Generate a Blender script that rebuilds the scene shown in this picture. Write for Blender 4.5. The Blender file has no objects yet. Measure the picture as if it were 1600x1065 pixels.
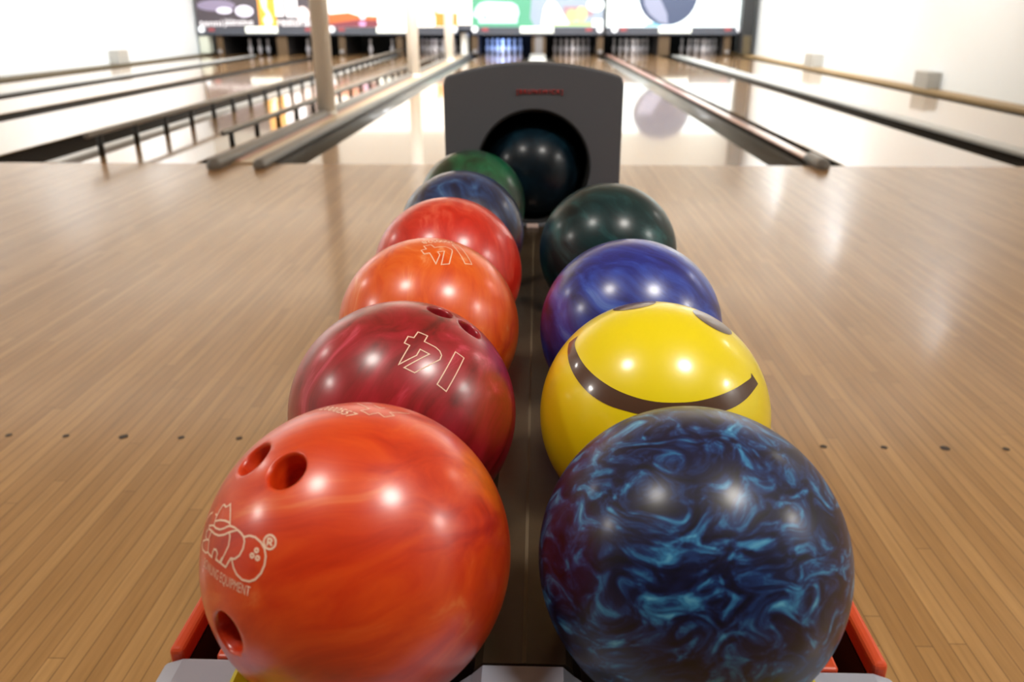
import bpy, bmesh, math, random
from mathutils import Vector, Matrix
random.seed(7)
SC = bpy.context.scene
COL = SC.collection
PI = math.pi
R = 0.1085                       # ball radius (8.5 inch ball)

# ------------------------------------------------------------------ camera
CAM = Vector((0.00325, 0.0, 0.88443))
RT = Vector((0.99954773, 0.03006443, -0.00068416))
UP = Vector((-0.0105039, 0.37035876, 0.9288294))
FW = Vector((-0.02817811, 0.92840213, -0.37050705))
FPX = 1269.85
cd = bpy.data.cameras.new('camera')
cam = bpy.data.objects.new('camera', cd)
COL.objects.link(cam)
m = Matrix((RT, UP, -FW)).transposed().to_4x4()
m.translation = CAM
cam.matrix_world = m
cd.sensor_width = 36.0
cd.lens = FPX / 1600 * 36.0
cd.clip_start = 0.02
cd.clip_end = 200
cd.dof.use_dof = True
cd.dof.focus_distance = 0.74
cd.dof.aperture_fstop = 6.3
SC.camera = cam

def ray(px, py):
    return RT * ((px - 800) / FPX) + UP * (-(py - 532.5) / FPX) + FW
def at(px, py, Y):
    d = ray(px, py)
    return CAM + d * (Y / d.y)

# ------------------------------------------------------------------ materials
def lin(c):
    out = []
    for v in c[:3]:
        v = v / 255.0
        out.append(v / 12.92 if v <= 0.04045 else ((v + 0.055) / 1.055) ** 2.4)
    return (*out, 1.0)

MATS = {}
def P(name, col, rough=0.5, metal=0.0, spec=0.5, coat=0.0, coat_r=0.05, emit=0.0, emit_col=None, bump=0.0, bump_scale=200.0):
    if name in MATS:
        return MATS[name]
    mt = bpy.data.materials.new(name)
    mt.use_nodes = True
    nt = mt.node_tree
    b = nt.nodes['Principled BSDF']
    b.inputs['Base Color'].default_value = lin(col)
    b.inputs['Roughness'].default_value = rough
    b.inputs['Metallic'].default_value = metal
    b.inputs['Specular IOR Level'].default_value = spec
    b.inputs['Coat Weight'].default_value = coat
    b.inputs['Coat Roughness'].default_value = coat_r
    if emit:
        b.inputs['Emission Color'].default_value = lin(emit_col or col)
        b.inputs['Emission Strength'].default_value = emit
    if bump:
        tc = nt.nodes.new('ShaderNodeTexCoord')
        n = nt.nodes.new('ShaderNodeTexNoise')
        n.inputs['Scale'].default_value = bump_scale
        n.inputs['Detail'].default_value = 4
        bp = nt.nodes.new('ShaderNodeBump')
        bp.inputs['Strength'].default_value = bump
        bp.inputs['Distance'].default_value = 0.002
        nt.links.new(tc.outputs['Object'], n.inputs['Vector'])
        nt.links.new(n.outputs['Fac'], bp.inputs['Height'])
        nt.links.new(bp.outputs['Normal'], b.inputs['Normal'])
    MATS[name] = mt
    return mt

def pearl(name, stops, rot=(0, 0, 0), stretch=(1, 1, 1), scale=14.0, warp=0.05, warp_scale=9.0, distort=0.6, detail=5.0,
          rough=0.38, coat=0.75, coat_r=0.22, spec=0.5, metal=0.0):
    """swirled pearl resin: a noise stretched along one direction and warped by another noise"""
    mt = bpy.data.materials.new(name)
    mt.use_nodes = True
    nt = mt.node_tree
    L = nt.links.new
    b = nt.nodes['Principled BSDF']
    tc = nt.nodes.new('ShaderNodeTexCoord')
    wn = nt.nodes.new('ShaderNodeTexNoise')
    wn.inputs['Scale'].default_value = warp_scale
    wn.inputs['Detail'].default_value = 2
    sub = nt.nodes.new('ShaderNodeVectorMath'); sub.operation = 'SUBTRACT'
    sub.inputs[1].default_value = (0.5, 0.5, 0.5)
    sc = nt.nodes.new('ShaderNodeVectorMath'); sc.operation = 'SCALE'
    sc.inputs['Scale'].default_value = warp
    add = nt.nodes.new('ShaderNodeVectorMath'); add.operation = 'ADD'
    mp = nt.nodes.new('ShaderNodeMapping')
    mp.inputs['Rotation'].default_value = rot
    mp2 = nt.nodes.new('ShaderNodeMapping')
    mp2.inputs['Scale'].default_value = stretch
    n = nt.nodes.new('ShaderNodeTexNoise')
    n.inputs['Scale'].default_value = scale
    n.inputs['Detail'].default_value = detail
    n.inputs['Roughness'].default_value = 0.6
    n.inputs['Distortion'].default_value = distort
    cr = nt.nodes.new('ShaderNodeValToRGB')
    el = cr.color_ramp.elements
    el[0].position, el[0].color = stops[0][0], lin(stops[0][1])
    el[1].position, el[1].color = stops[-1][0], lin(stops[-1][1])
    for p, c in stops[1:-1]:
        e = el.new(p); e.color = lin(c)
    L(tc.outputs['Object'], wn.inputs['Vector'])
    L(wn.outputs['Color'], sub.inputs[0])
    L(sub.outputs['Vector'], sc.inputs[0])
    L(tc.outputs['Object'], add.inputs[0])
    L(sc.outputs['Vector'], add.inputs[1])
    L(add.outputs['Vector'], mp.inputs['Vector'])
    L(mp.outputs['Vector'], mp2.inputs['Vector'])
    L(mp2.outputs['Vector'], n.inputs['Vector'])
    L(n.outputs['Fac'], cr.inputs['Fac'])
    L(cr.outputs['Color'], b.inputs['Base Color'])
    b.inputs['Roughness'].default_value = rough
    b.inputs['Metallic'].default_value = metal
    b.inputs['Specular IOR Level'].default_value = spec
    b.inputs['Coat Weight'].default_value = coat
    b.inputs['Coat Roughness'].default_value = coat_r
    return mt

def wood(name, c1, c2, joint, board=0.0265, length=1.1, rough=0.2, coat=0.0, coat_r=0.08, spec=0.5, line=0.0012):
    """strip flooring with the boards running along Y"""
    mt = bpy.data.materials.new(name)
    mt.use_nodes = True
    nt = mt.node_tree
    L = nt.links.new
    b = nt.nodes['Principled BSDF']
    tc = nt.nodes.new('ShaderNodeTexCoord')
    def M(op, a, b_=None, c=None):
        nd = nt.nodes.new('ShaderNodeMath'); nd.operation = op
        for k, v in enumerate((a, b_, c)):
            if v is None: continue
            if isinstance(v, (int, float)): nd.inputs[k].default_value = v
            else: L(v, nd.inputs[k])
        return nd.outputs[0]
    sx = nt.nodes.new('ShaderNodeSeparateXYZ')
    L(tc.outputs['Object'], sx.inputs[0])
    bxx = M('DIVIDE', sx.outputs['X'], board)
    row = M('FLOOR', bxx)
    fx = M('FRACT', bxx)
    w1 = nt.nodes.new('ShaderNodeTexWhiteNoise'); w1.noise_dimensions = '1D'
    L(row, w1.inputs['W'])
    yy = M('ADD', M('DIVIDE', sx.outputs['Y'], length), M('MULTIPLY', w1.outputs['Value'], 17.0))
    seg = M('FLOOR', yy)
    fy = M('FRACT', yy)
    w2 = nt.nodes.new('ShaderNodeTexWhiteNoise'); w2.noise_dimensions = '2D'
    cb_ = nt.nodes.new('ShaderNodeCombineXYZ')
    L(row, cb_.inputs[0]); L(seg, cb_.inputs[1])
    L(cb_.outputs[0], w2.inputs['Vector'])
    mc = nt.nodes.new('ShaderNodeMix'); mc.data_type = 'RGBA'
    mc.inputs['A'].default_value = lin(c1); mc.inputs['B'].default_value = lin(c2)
    L(w2.outputs['Value'], mc.inputs['Factor'])
    ex = M('MULTIPLY', M('MINIMUM', fx, M('SUBTRACT', 1.0, fx)), board)
    ey = M('MULTIPLY', M('MINIMUM', fy, M('SUBTRACT', 1.0, fy)), length)
    e = M('MINIMUM', ex, ey)
    jm = nt.nodes.new('ShaderNodeMapRange')
    jm.inputs['From Min'].default_value = line * .35
    jm.inputs['From Max'].default_value = line
    jm.inputs['To Min'].default_value = 0.75
    jm.inputs['To Max'].default_value = 0.0
    L(e, jm.inputs['Value'])
    br = nt.nodes.new('ShaderNodeMix'); br.data_type = 'RGBA'
    br.inputs['B'].default_value = lin(joint)
    L(jm.outputs[0], br.inputs['Factor'])
    L(mc.outputs['Result'], br.inputs['A'])
    mp2 = nt.nodes.new('ShaderNodeMapping')
    mp2.inputs['Scale'].default_value = (90, 4, 1)
    n = nt.nodes.new('ShaderNodeTexNoise')
    n.inputs['Scale'].default_value = 1.0
    n.inputs['Detail'].default_value = 6
    n.inputs['Roughness'].default_value = 0.65
    L(tc.outputs['Object'], mp2.inputs['Vector'])
    L(mp2.outputs['Vector'], n.inputs['Vector'])
    cr = nt.nodes.new('ShaderNodeValToRGB')
    cr.color_ramp.elements[0].position = 0.3
    cr.color_ramp.elements[0].color = (0.80, 0.78, 0.74, 1)
    cr.color_ramp.elements[1].position = 0.7
    cr.color_ramp.elements[1].color = (1.08, 1.08, 1.10, 1)
    L(n.outputs['Fac'], cr.inputs['Fac'])
    mx = nt.nodes.new('ShaderNodeMix'); mx.data_type = 'RGBA'; mx.blend_type = 'MULTIPLY'
    mx.inputs['Factor'].default_value = 1.0
    L(br.outputs['Result'], mx.inputs['A'])
    L(cr.outputs['Color'], mx.inputs['B'])
    L(mx.outputs['Result'], b.inputs['Base Color'])
    b.inputs['Roughness'].default_value = rough
    b.inputs['Specular IOR Level'].default_value = spec
    b.inputs['Coat Weight'].default_value = coat
    b.inputs['Coat Roughness'].default_value = coat_r
    return mt

# ------------------------------------------------------------------ mesh helpers
def obj(name, bm, mt, parent=None, smooth=False, loc=None, recalc=True):
    if recalc:
        bmesh.ops.recalc_face_normals(bm, faces=bm.faces)
    me = bpy.data.meshes.new(name)
    bm.to_mesh(me); bm.free()
    if smooth:
        for p in me.polygons: p.use_smooth = True
    if mt: me.materials.append(mt)
    o = bpy.data.objects.new(name, me)
    COL.objects.link(o)
    if parent: o.parent = parent
    if loc is not None: o.location = loc
    return o

def tag(o, label=None, cat=None, group=None, kind=None):
    if label: o['label'] = label
    if cat: o['category'] = cat
    if group: o['group'] = group
    if kind: o['kind'] = kind
    return o

def empty(name, loc, label, cat, group=None):
    o = bpy.data.objects.new(name, None)
    o.empty_display_size = 0.1
    COL.objects.link(o)
    o.location = loc
    return tag(o, label, cat, group)

def box(bm, x0, x1, y0, y1, z0, z1):
    v = [bm.verts.new(p) for p in ((x0, y0, z0), (x1, y0, z0), (x1, y1, z0), (x0, y1, z0),
                                   (x0, y0, z1), (x1, y0, z1), (x1, y1, z1), (x0, y1, z1))]
    for f in ((3, 2, 1, 0), (4, 5, 6, 7), (0, 1, 5, 4), (1, 2, 6, 5), (2, 3, 7, 6), (3, 0, 4, 7)):
        bm.faces.new([v[i] for i in f])
    return bm

def bx(x0, x1, y0, y1, z0, z1, bevel=0.0, seg=2):
    bm = box(bmesh.new(), x0, x1, y0, y1, z0, z1)
    if bevel:
        bmesh.ops.bevel(bm, geom=bm.edges[:], offset=bevel, segments=seg, profile=0.5, affect='EDGES')
    return bm

def loft(sections, cap=True, closed=True, bm=None):
    """sections: lists of points with the same count"""
    bm = bm or bmesh.new()
    rows = [[bm.verts.new(p) for p in s] for s in sections]
    n = len(rows[0])
    for a, b in zip(rows, rows[1:]):
        for i in range(n if closed else n - 1):
            j = (i + 1) % n
            bm.faces.new((a[i], a[j], b[j], b[i]))
    if cap and closed:
        bm.faces.new(rows[0][::-1]); bm.faces.new(rows[-1])
    return bm

def prism(prof, y0, y1):
    """profile in X-Z extruded along Y"""
    return loft([[(x, y0, z) for x, z in prof], [(x, y1, z) for x, z in prof]])

def lathe(prof, n=24, bm=None):
    """profile list of (r, z) about Z, closed at both ends"""
    return loft([[(r * math.cos(2 * PI * i / n), r * math.sin(2 * PI * i / n), z) for i in range(n)] for r, z in prof], bm=bm)

def tube(bm, p0, p1, r, n=12):
    p0, p1 = Vector(p0), Vector(p1)
    d = (p1 - p0).normalized()
    a = d.cross(Vector((0, 0, 1)))
    if a.length < 1e-4: a = Vector((1, 0, 0))
    a.normalize(); b = d.cross(a)
    ring = lambda c: [c + (a * math.cos(2 * PI * i / n) + b * math.sin(2 * PI * i / n)) * r for i in range(n)]
    return loft([ring(p0), ring(p1)], bm=bm)

def sphere(r, u=96, v=64):
    bm = bmesh.new()
    bmesh.ops.create_uvsphere(bm, u_segments=u, v_segments=v, radius=r)
    return bm

def bevel_mod(o, w, seg=3, ang=40):
    md = o.modifiers.new('bevel', 'BEVEL')
    md.width = w; md.segments = seg; md.limit_method = 'ANGLE'; md.angle_limit = math.radians(ang)
    md.harden_normals = False
    return o

def text_mesh(s, size, bold=0.0, extrude=0.0):
    cu = bpy.data.curves.new('lettering', 'FONT')
    cu.body = s; cu.size = size; cu.offset = bold; cu.extrude = extrude
    cu.resolution_u = 3
    if s.startswith('['): cu.space_character = 1.3
    to = bpy.data.objects.new('lettering', cu)
    COL.objects.link(to)
    bpy.context.view_layer.update()
    me = bpy.data.meshes.new_from_object(to.evaluated_get(bpy.context.evaluated_depsgraph_get()))
    bpy.data.objects.remove(to); bpy.data.curves.remove(cu)
    bm = bmesh.new(); bm.from_mesh(me); bpy.data.meshes.remove(me)
    return bm

def wall_text(name, s, width, height, centre, mt, parent):
    """flat raised lettering facing -Y, fitted to width x height"""
    bm = text_mesh(s, 1.0, bold=-.008 if s.startswith('[') else 0.0)
    xs = [v.co.x for v in bm.verts]; ys = [v.co.y for v in bm.verts]
    w, h = max(xs) - min(xs), max(ys) - min(ys)
    for v in bm.verts:
        x = (v.co.x - min(xs)) / w - .5; z = (v.co.y - min(ys)) / h - .5
        v.co = Vector((centre[0] + x * width, centre[1], centre[2] + z * height))
    ge = bmesh.ops.extrude_face_region(bm, geom=bm.faces[:])
    bmesh.ops.translate(bm, verts=[g for g in ge['geom'] if isinstance(g, bmesh.types.BMVert)], vec=(0, -0.003, 0))
    return obj(name, bm, mt, parent)

# ------------------------------------------------------------------ palette
M_floor = wood('maple_approach', (194, 151, 95), (172, 129, 76), (100, 71, 41), rough=0.36, coat=0.5, coat_r=0.13, spec=0.4)
M_lane = wood('maple_lane', (206, 164, 112), (192, 148, 98), (140, 104, 66), rough=0.25, coat=1.0, coat_r=0.05)
M_wall = P('white_wall', (234, 240, 243), 0.6)
M_ceil = P('white_ceiling', (222, 216, 202), 0.8)
M_dark = P('dark_cloth', (14, 14, 16), 0.9)
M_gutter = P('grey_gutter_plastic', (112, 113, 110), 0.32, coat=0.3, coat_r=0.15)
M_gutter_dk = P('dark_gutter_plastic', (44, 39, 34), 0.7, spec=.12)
M_railgrey = P('grey_rail_plastic', (128, 126, 122), 0.35)
M_pinkwood = P('pinkish_wood', (226, 176, 160), 0.28, coat=.6)
M_creamwood = P('cream_wood', (206, 184, 150), 0.35)
M_tan = P('tan_wood', (76, 56, 28), 0.6)
M_black = P('black_plastic', (16, 16, 17), 0.45)
M_hood = P('charcoal_hood_plastic', (90, 93, 99), 0.5, bump=0.25, bump_scale=900)
M_throat = P('black_throat', (7, 7, 8), 0.7)
M_ridge = P('brown_black_ridge_plastic', (62, 50, 36), 0.35, coat=0.2, coat_r=0.2, bump=0.1, bump_scale=60)
M_tray = P('dark_maroon_tray', (26, 11, 10), 0.6)
M_red = P('orange_red_plastic', (226, 84, 44), 0.35)
M_yellow = P('yellow_bumper_plastic', (205, 190, 30), 0.4)
M_cap = P('blue_grey_cap_plastic', (176, 181, 196), 0.35)
M_ink = P('cream_engraving', (246, 214, 188), 0.6)
M_ink_dim = P('faded_red_engraving', (205, 95, 70), 0.6)
M_brown = P('brown_face_paint', (84, 58, 42), 0.3, coat=0.5, coat_r=0.1)
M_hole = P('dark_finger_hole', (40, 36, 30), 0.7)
M_redink = P('red_lettering', (206, 48, 40), 0.5)
M_pillar = P('cream_pillar_paint', (244, 241, 232), 0.5)
M_pin = P('white_pin_plastic', (228, 226, 232), 0.3)
M_valance = P('slate_valance', (62, 66, 76), 0.45)
M_plate = P('backlit_white_plate', (238, 244, 232), 0.4, emit=0.75)
M_plate_txt = P('grey_plate_lettering', (150, 155, 150), 0.5)
M_disc = P('white_disc_plastic', (236, 240, 246), 0.35, emit=0.4)
M_plinth = P('tan_plinth_wood', (150, 124, 84), 0.5)
M_grey = P('grey_box_paint', (168, 166, 160), 0.5)
M_capping = P('pale_capping', (190, 192, 190), 0.3)

# ------------------------------------------------------------------ room
YF = 5.275          # foul line
YE = 22.8           # end of the lane beds
def fan(xn, xf, Y):
    return xn + (xf - xn) * (Y - YF) / (YE - YF)

def slab(xn0, xn1, xf0, xf1, y0, y1, z0, z1):
    """a slab whose two long edges run from the near X pair to the far X pair"""
    bm = bmesh.new()
    pts = [(fan(xn0, xf0, y0), y0), (fan(xn1, xf1, y0), y0), (fan(xn1, xf1, y1), y1), (fan(xn0, xf0, y1), y1)]
    return loft([[(x, y, z0) for x, y in pts], [(x, y, z1) for x, y in pts]], bm=bm)

tag(obj('floor', bx(-9.6, 6.4, -3.2, YF, -0.2, 0.0), M_floor), kind='structure')
tag(obj('floor_underlay', bx(-9.9, 6.4, YF, 24.0, -0.2, -0.125), M_dark), kind='structure')
bm = slab(-8.35, -8.2, -8.50, -8.35, -3.2, 24.0, -0.2, 3.05)
tag(obj('wall_left', bm, M_wall), kind='structure')
bm = slab(4.98, 5.13, 5.20, 5.35, -3.2, 24.0, -0.2, 3.05)
tag(obj('wall_right', bm, M_wall), kind='structure')
tag(obj('wall_back', bx(-9.9, 6.4, 24.0, 24.15, -0.2, 3.05), M_dark), kind='structure')
tag(obj('wall_front', bx(-9.6, 6.4, -3.35, -3.2, -0.2, 3.05), P('warm_grey_front_wall', (84, 78, 72), 0.8)), kind='structure')
tag(obj('ceiling', bx(-9.9, 6.4, -3.35, 24.15, 3.05, 3.2), M_ceil), kind='structure')

# approach guide dots
dot_rows = [((12, 679), (101, 681), (192, 683), (284, 686), (378, 688)), ((1285, 699), (1380, 699), (1476, 699), (1572, 699))]
M_dot = P('dark_guide_dot', (46, 34, 28), 0.5)
names = [['outermost guide dot at the left picture edge', 'second guide dot from the left picture edge', 'large middle guide dot on the left approach',
          'guide dot just right of the large left one', 'guide dot nearest the orange ball on the left approach'],
         ['guide dot nearest the navy ball on the right approach', 'guide dot just left of the large right one', 'large middle guide dot on the right approach',
          'outermost guide dot at the right picture edge']]
for row, (side, xc, ks) in enumerate((('L', -0.9277, range(-2, 3)), ('R', 0.9099, range(-2, 2)))):
    for i, k in enumerate(ks):
        r = 0.0105 if k == 0 else 0.0075
        bm = lathe([(r, 0.0), (r, 0.0006), (r * .8, 0.0009)], 24)
        o = obj('guide_dot', bm, M_dot, loc=(xc + k * 0.1325, 1.6053, 0.0))
        tag(o, 'small dark ' + names[row][i] if k else 'dark ' + names[row][i], 'floor dot', 'guide dots on the wooden approach')

# ------------------------------------------------------------------ lanes, gutters and dividers
lanes = {   # near x0, near x1, far x0, far x1
    'A': (-1.49, -0.42, -1.40, -0.36), 'B': (0.40, 1.48, 0.35, 1.40),
    'C': (1.97, 3.04, 1.86, 2.90), 'D': (3.44, 4.58, 3.50, 4.70),
    'Z': (-2.98, -2.22, -3.32, -2.06), 'Y': (-4.85, -3.70, -4.92, -3.92),
    'W': (-6.05, -5.22, -6.48, -5.50), 'V': (-7.50, -6.48, -7.98, -7.06)}
lane_lab = {
    'A': 'glossy maple bowling lane running to the blue-lit pins', 'B': 'glossy maple bowling lane directly behind the hood on its right',
    'C': 'glossy maple bowling lane between the two right-hand gutters', 'D': 'glossy maple bowling lane along the right white wall',
    'Z': 'glossy maple bowling lane just left of the white pillars, between the two bumper railings', 'Y': 'glossy maple bowling lane beyond the farther bumper railing',
    'W': 'glossy maple bowling lane second from the left white wall', 'V': 'glossy maple bowling lane along the left white wall'}
for k, (a, b, c, d) in lanes.items():
    o = obj('bowling_lane', slab(a, b, c, d, YF, YE, -0.125, 0.0), M_lane)
    tag(o, lane_lab[k], 'bowling lane', 'maple bowling lanes')

def gutter(n0, n1, f0, f1, label, mt=M_gutter, depth=0.055, y1=20.85):
    """half-round channel with thickness"""
    N = 14
    secs = []
    for Y in (YF + 0.01, y1):
        a, b = fan(n0, f0, Y) + .004, fan(n1, f1, Y) - .004
        cx, hw = (a + b) / 2, (b - a) / 2
        top = [(cx - hw * math.cos(PI * i / N), Y, -0.006 - depth * math.sin(PI * i / N)) for i in range(N + 1)]
        bot = [(x, Y, z - 0.012) for x, _, z in reversed(top)]
        secs.append(top + bot)
    o = obj('gutter', loft(secs), mt)
    for p in o.data.polygons: p.use_smooth = True
    return tag(o, label, 'gutter', 'lane gutters')

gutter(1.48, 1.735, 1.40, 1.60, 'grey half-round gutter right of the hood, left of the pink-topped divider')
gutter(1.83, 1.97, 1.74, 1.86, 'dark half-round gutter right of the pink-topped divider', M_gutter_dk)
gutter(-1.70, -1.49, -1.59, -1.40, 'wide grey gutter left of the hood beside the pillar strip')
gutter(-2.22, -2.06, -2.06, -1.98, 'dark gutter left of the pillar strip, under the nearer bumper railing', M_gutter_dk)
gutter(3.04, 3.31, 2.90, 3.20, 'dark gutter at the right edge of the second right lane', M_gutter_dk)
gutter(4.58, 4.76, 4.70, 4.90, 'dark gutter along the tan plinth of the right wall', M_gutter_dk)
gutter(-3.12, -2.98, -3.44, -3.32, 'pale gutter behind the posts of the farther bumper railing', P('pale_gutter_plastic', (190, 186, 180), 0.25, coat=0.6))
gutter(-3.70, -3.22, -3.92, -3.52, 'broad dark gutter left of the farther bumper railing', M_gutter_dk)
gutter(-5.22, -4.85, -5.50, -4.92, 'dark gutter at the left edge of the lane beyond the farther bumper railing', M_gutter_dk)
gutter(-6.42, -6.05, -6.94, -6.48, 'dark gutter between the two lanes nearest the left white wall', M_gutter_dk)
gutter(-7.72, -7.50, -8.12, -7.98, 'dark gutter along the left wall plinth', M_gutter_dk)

def rail_bar(bm, xn, xf, y0, y1, z, r, round_end=True):
    """rounded bar lying along the lane, with a dome-shaped near end"""
    N = 12
    secs = []
    ys = [(y0 + r * .02, .25), (y0 + r * .2, .65), (y0 + r * .55, .9), (y0 + r, 1.0), (y1, 1.0)] if round_end else [(y0, 1), (y1, 1)]
    for Y, s in ys:
        cx = fan(xn, xf, Y)
        secs.append([(cx + r * s * math.cos(2 * PI * i / N), Y, z + r * s * math.sin(2 * PI * i / N)) for i in range(N)])
    return loft(secs, bm=bm)

# divider between the two right-hand lanes, pinkish rounded top with a grey end cap
t = empty('lane_divider', (1.78, YF, 0), 'narrow pinkish wooden lane divider with grey rounded end, right of the hood', 'lane divider', 'lane dividers')
t.location = (0, 0, 0)
bm = slab(1.737, 1.828, 1.602, 1.738, YF + .1, 20.85, -0.125, 0.012)
obj('divider_base', bm, M_gutter_dk, t)
bevel_mod(obj('divider_top', slab(1.745, 1.822, 1.612, 1.728, YF + .1, 20.85, 0.0125, 0.034), M_pinkwood, t), .012, 3)
obj('end_cap', rail_bar(bmesh.new(), 1.783, 1.783, YF - .16, YF + .14, 0.022, 0.046), M_railgrey, t, True)

# wide divider on the left that carries the pillars
t = empty('pillar_divider', (0, 0, 0), 'cream wooden strip between two grey rails carrying the row of pillars', 'lane divider', 'lane dividers')
obj('wood_strip', slab(-2.06, -1.72, -1.98, -1.60, YF - .02, 20.85, -0.125, 0.012), M_creamwood, t)
obj('rail', rail_bar(bmesh.new(), -1.735, -1.62, YF - .22, 20.85, 0.022, 0.042), M_railgrey, t, True)
obj('rail', rail_bar(bmesh.new(), -2.01, -1.95, YF - .26, 20.85, 0.026, 0.048), M_railgrey, t, True)
obj('edge_strip', slab(-1.80, -1.765, -1.70, -1.66, YF + .02, 20.85, 0.0125, 0.022), M_pinkwood, t)
obj('edge_strip', slab(-1.96, -1.93, -1.92, -1.89, YF + .02, 20.85, 0.0125, 0.022), M_pinkwood, t)

def capping(n0, n1, f0, f1, z, mt, label):
    o = obj('lane_divider', slab(n0, n1, f0, f1, YF, 20.85, -0.125, z), mt)
    bevel_mod(o, 0.008, 2)
    return tag(o, label, 'lane divider', 'lane dividers')
capping(3.31, 3.44, 3.20, 3.50, 0.02, M_capping, 'pale flat divider between the two lanes nearest the right wall')
capping(-3.22, -3.12, -3.52, -3.44, 0.004, M_capping, 'pale flat divider just beyond the farther bumper railing')
capping(-6.48, -6.42, -7.06, -6.94, 0.02, M_capping, 'pale flat divider between the two lanes nearest the left wall')
# ball return capping straight behind the hood
t = empty('return_capping', (0, 0, 0), 'pale ball track capping straight behind the hood between the middle lanes', 'lane divider', 'lane dividers')
obj('capping', slab(-.20, .18, -.17, .17, YF, 20.85, -0.125, 0.05), M_capping, t)
obj('side_channel', slab(-.415, -.20, -.356, -.17, YF, 20.85, -0.125, -0.05), M_gutter_dk, t)
obj('side_channel', slab(.18, .395, .17, .346, YF, 20.85, -0.125, -0.05), M_gutter_dk, t)
# plinths along the walls
for nm, (a, b, c, d), lab in (('wall_plinth', (4.76, 4.975, 4.90, 5.195), 'tan wooden plinth along the foot of the right wall'),
                              ('wall_plinth', (-8.195, -7.72, -8.345, -8.12), 'olive tan wooden plinth along the foot of the left wall')):
    o = obj(nm, slab(a, b, c, d, YF, YE, -0.125, 0.035), M_plinth if a > 0 else P('olive_plinth_wood', (92, 80, 56), .5))
    bevel_mod(o, 0.006, 2)
    tag(o, lab, 'plinth', 'plinths along the side walls')

# small grey boxes on the plinths
for Y, w_, dy, sz, lab in ((10.8, .17, .40, .20, 'larger grey box on the right wall plinth, nearer the camera'),
                           (15.5, .20, .50, .23, 'smaller grey box on the right wall plinth, farther off')):
    xw = fan(4.98, 5.20, Y)
    o = obj('wall_box', bx(xw - w_, xw - .003, Y, Y + dy, 0.036, .036 + sz, .008), M_grey)
    tag(o, lab, 'box', 'grey boxes along the side walls')
xw = fan(-8.2, -8.35, 16.8)
o = obj('wall_box', bx(xw + .003, xw + .21, 16.4, 16.8, 0.036, .29, .008), M_grey)
tag(o, 'grey box on the left wall plinth', 'box', 'grey boxes along the side walls')

# bumper railings
def railing(xn, xf, y0, y1, z, r, pitch, label, base=0.001):
    t = empty('bumper_railing', (0, 0, 0), label, 'railing', 'raised bumper railings')
    obj('top_rail', rail_bar(bmesh.new(), xn, xf, y0, y1, z, r), P('bumper_rail_grey', (120, 116, 108), 0.3), t, True)
    Y = y0 + .18
    while Y < y1 - .1:
        x = fan(xn, xf, Y)
        obj('post', tube(bmesh.new(), (x, Y, base), (x, Y, z - r * .6), .02, 10), M_black, t, True)
        Y += pitch
    return t
railing(-2.245, -2.09, 5.85, 20.8, 0.112, 0.022, 0.56, 'nearer low bumper railing of dark posts and a grey rail beside the pillars')
railing(-2.957, -3.295, 5.36, 20.8, 0.16, 0.020, 0.545, 'farther low bumper railing of dark posts and a grey rail, left of the pillars')

# ------------------------------------------------------------------ pillars
for (x, y, r, lab) in ((-2.0, 7.94, .085, 'tan shaded round pillar nearest the camera'),
                       (-1.93, 13.3, .09, 'white round pillar second from the camera'),
                       (-1.87, 18.2, .095, 'white round pillar third from the camera')):
    t = empty('pillar', (x, y, 0.012), lab + ', standing on the cream strip', 'pillar', 'row of round pillars')
    obj('shaft', lathe([(r, 0.0), (r, 3.037)], 40), M_pillar, t, True)
    for p in t.children[0].data.polygons: p.use_smooth = len(p.vertices) == 4
    obj('base_ring', lathe([(r + .012, 0.0), (r + .012, .03), (r + .001, .04)], 40), M_pillar, t)
t = empty('pillar', (-1.80, 21.3, 0.012), 'short white round pillar farthest from the camera, under the dark valance', 'pillar', 'row of round pillars')
obj('shaft', lathe([(.10, 0.0), (.10, .50)], 40), M_pillar, t)
obj('base_ring', lathe([(.112, 0.0), (.112, .03), (.101, .04)], 40), M_pillar, t)

# ------------------------------------------------------------------ pin decks
pin_prof = [(.0258, 0), (.0285, .006), (.036, .045), (.0495, .08), (.0585, .105), (.0605, .117), (.058, .14), (.048, .175), (.035, .205),
            (.0262, .235), (.0232, .255), (.0237, .275), (.0275, .305), (.0316, .33), (.0323, .345), (.030, .36), (.0235, .373), (.012, .3795), (.002, .381)]
PS = 0.95
pin_me = None
def pin(x, y, label, mt=M_pin):
    global pin_me
    if pin_me is None:
        o = obj('bowling_pin', lathe([(r * PS, z * PS) for r, z in pin_prof], 20), mt, smooth=True)
        pin_me = o.data
    else:
        o = bpy.data.objects.new('bowling_pin', pin_me); COL.objects.link(o)
    o.location = (x, y, 0.0)
    tag(o, label, 'bowling pin', 'white bowling pins at the lane ends')
rows = [[('head pin in front', 0)], [('left pin of the second row', -.5), ('right pin of the second row', .5)],
        [('left pin of the third row', -1), ('middle pin of the third row', 0), ('right pin of the third row', 1)],
        [('leftmost pin of the back row', -1.5), ('back-row pin second from left', -.5), ('back-row pin second from right', .5), ('rightmost pin of the back row', 1.5)]]
PP = 0.285
for cx, where in ((-.882, 'blue-lit set'), (.872, 'dim set right of the blue-lit one'), (2.385, 'dim set second to the right'),
                  (4.13, 'dim set nearest the right wall'), (-2.57, 'dim set behind the white pillars')):
    for i, rw in enumerate(rows):
        for nm, k in rw:
            pin(cx + k * PP, 21.65 + i * .245, 'white ' + nm + ', ' + where)
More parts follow.
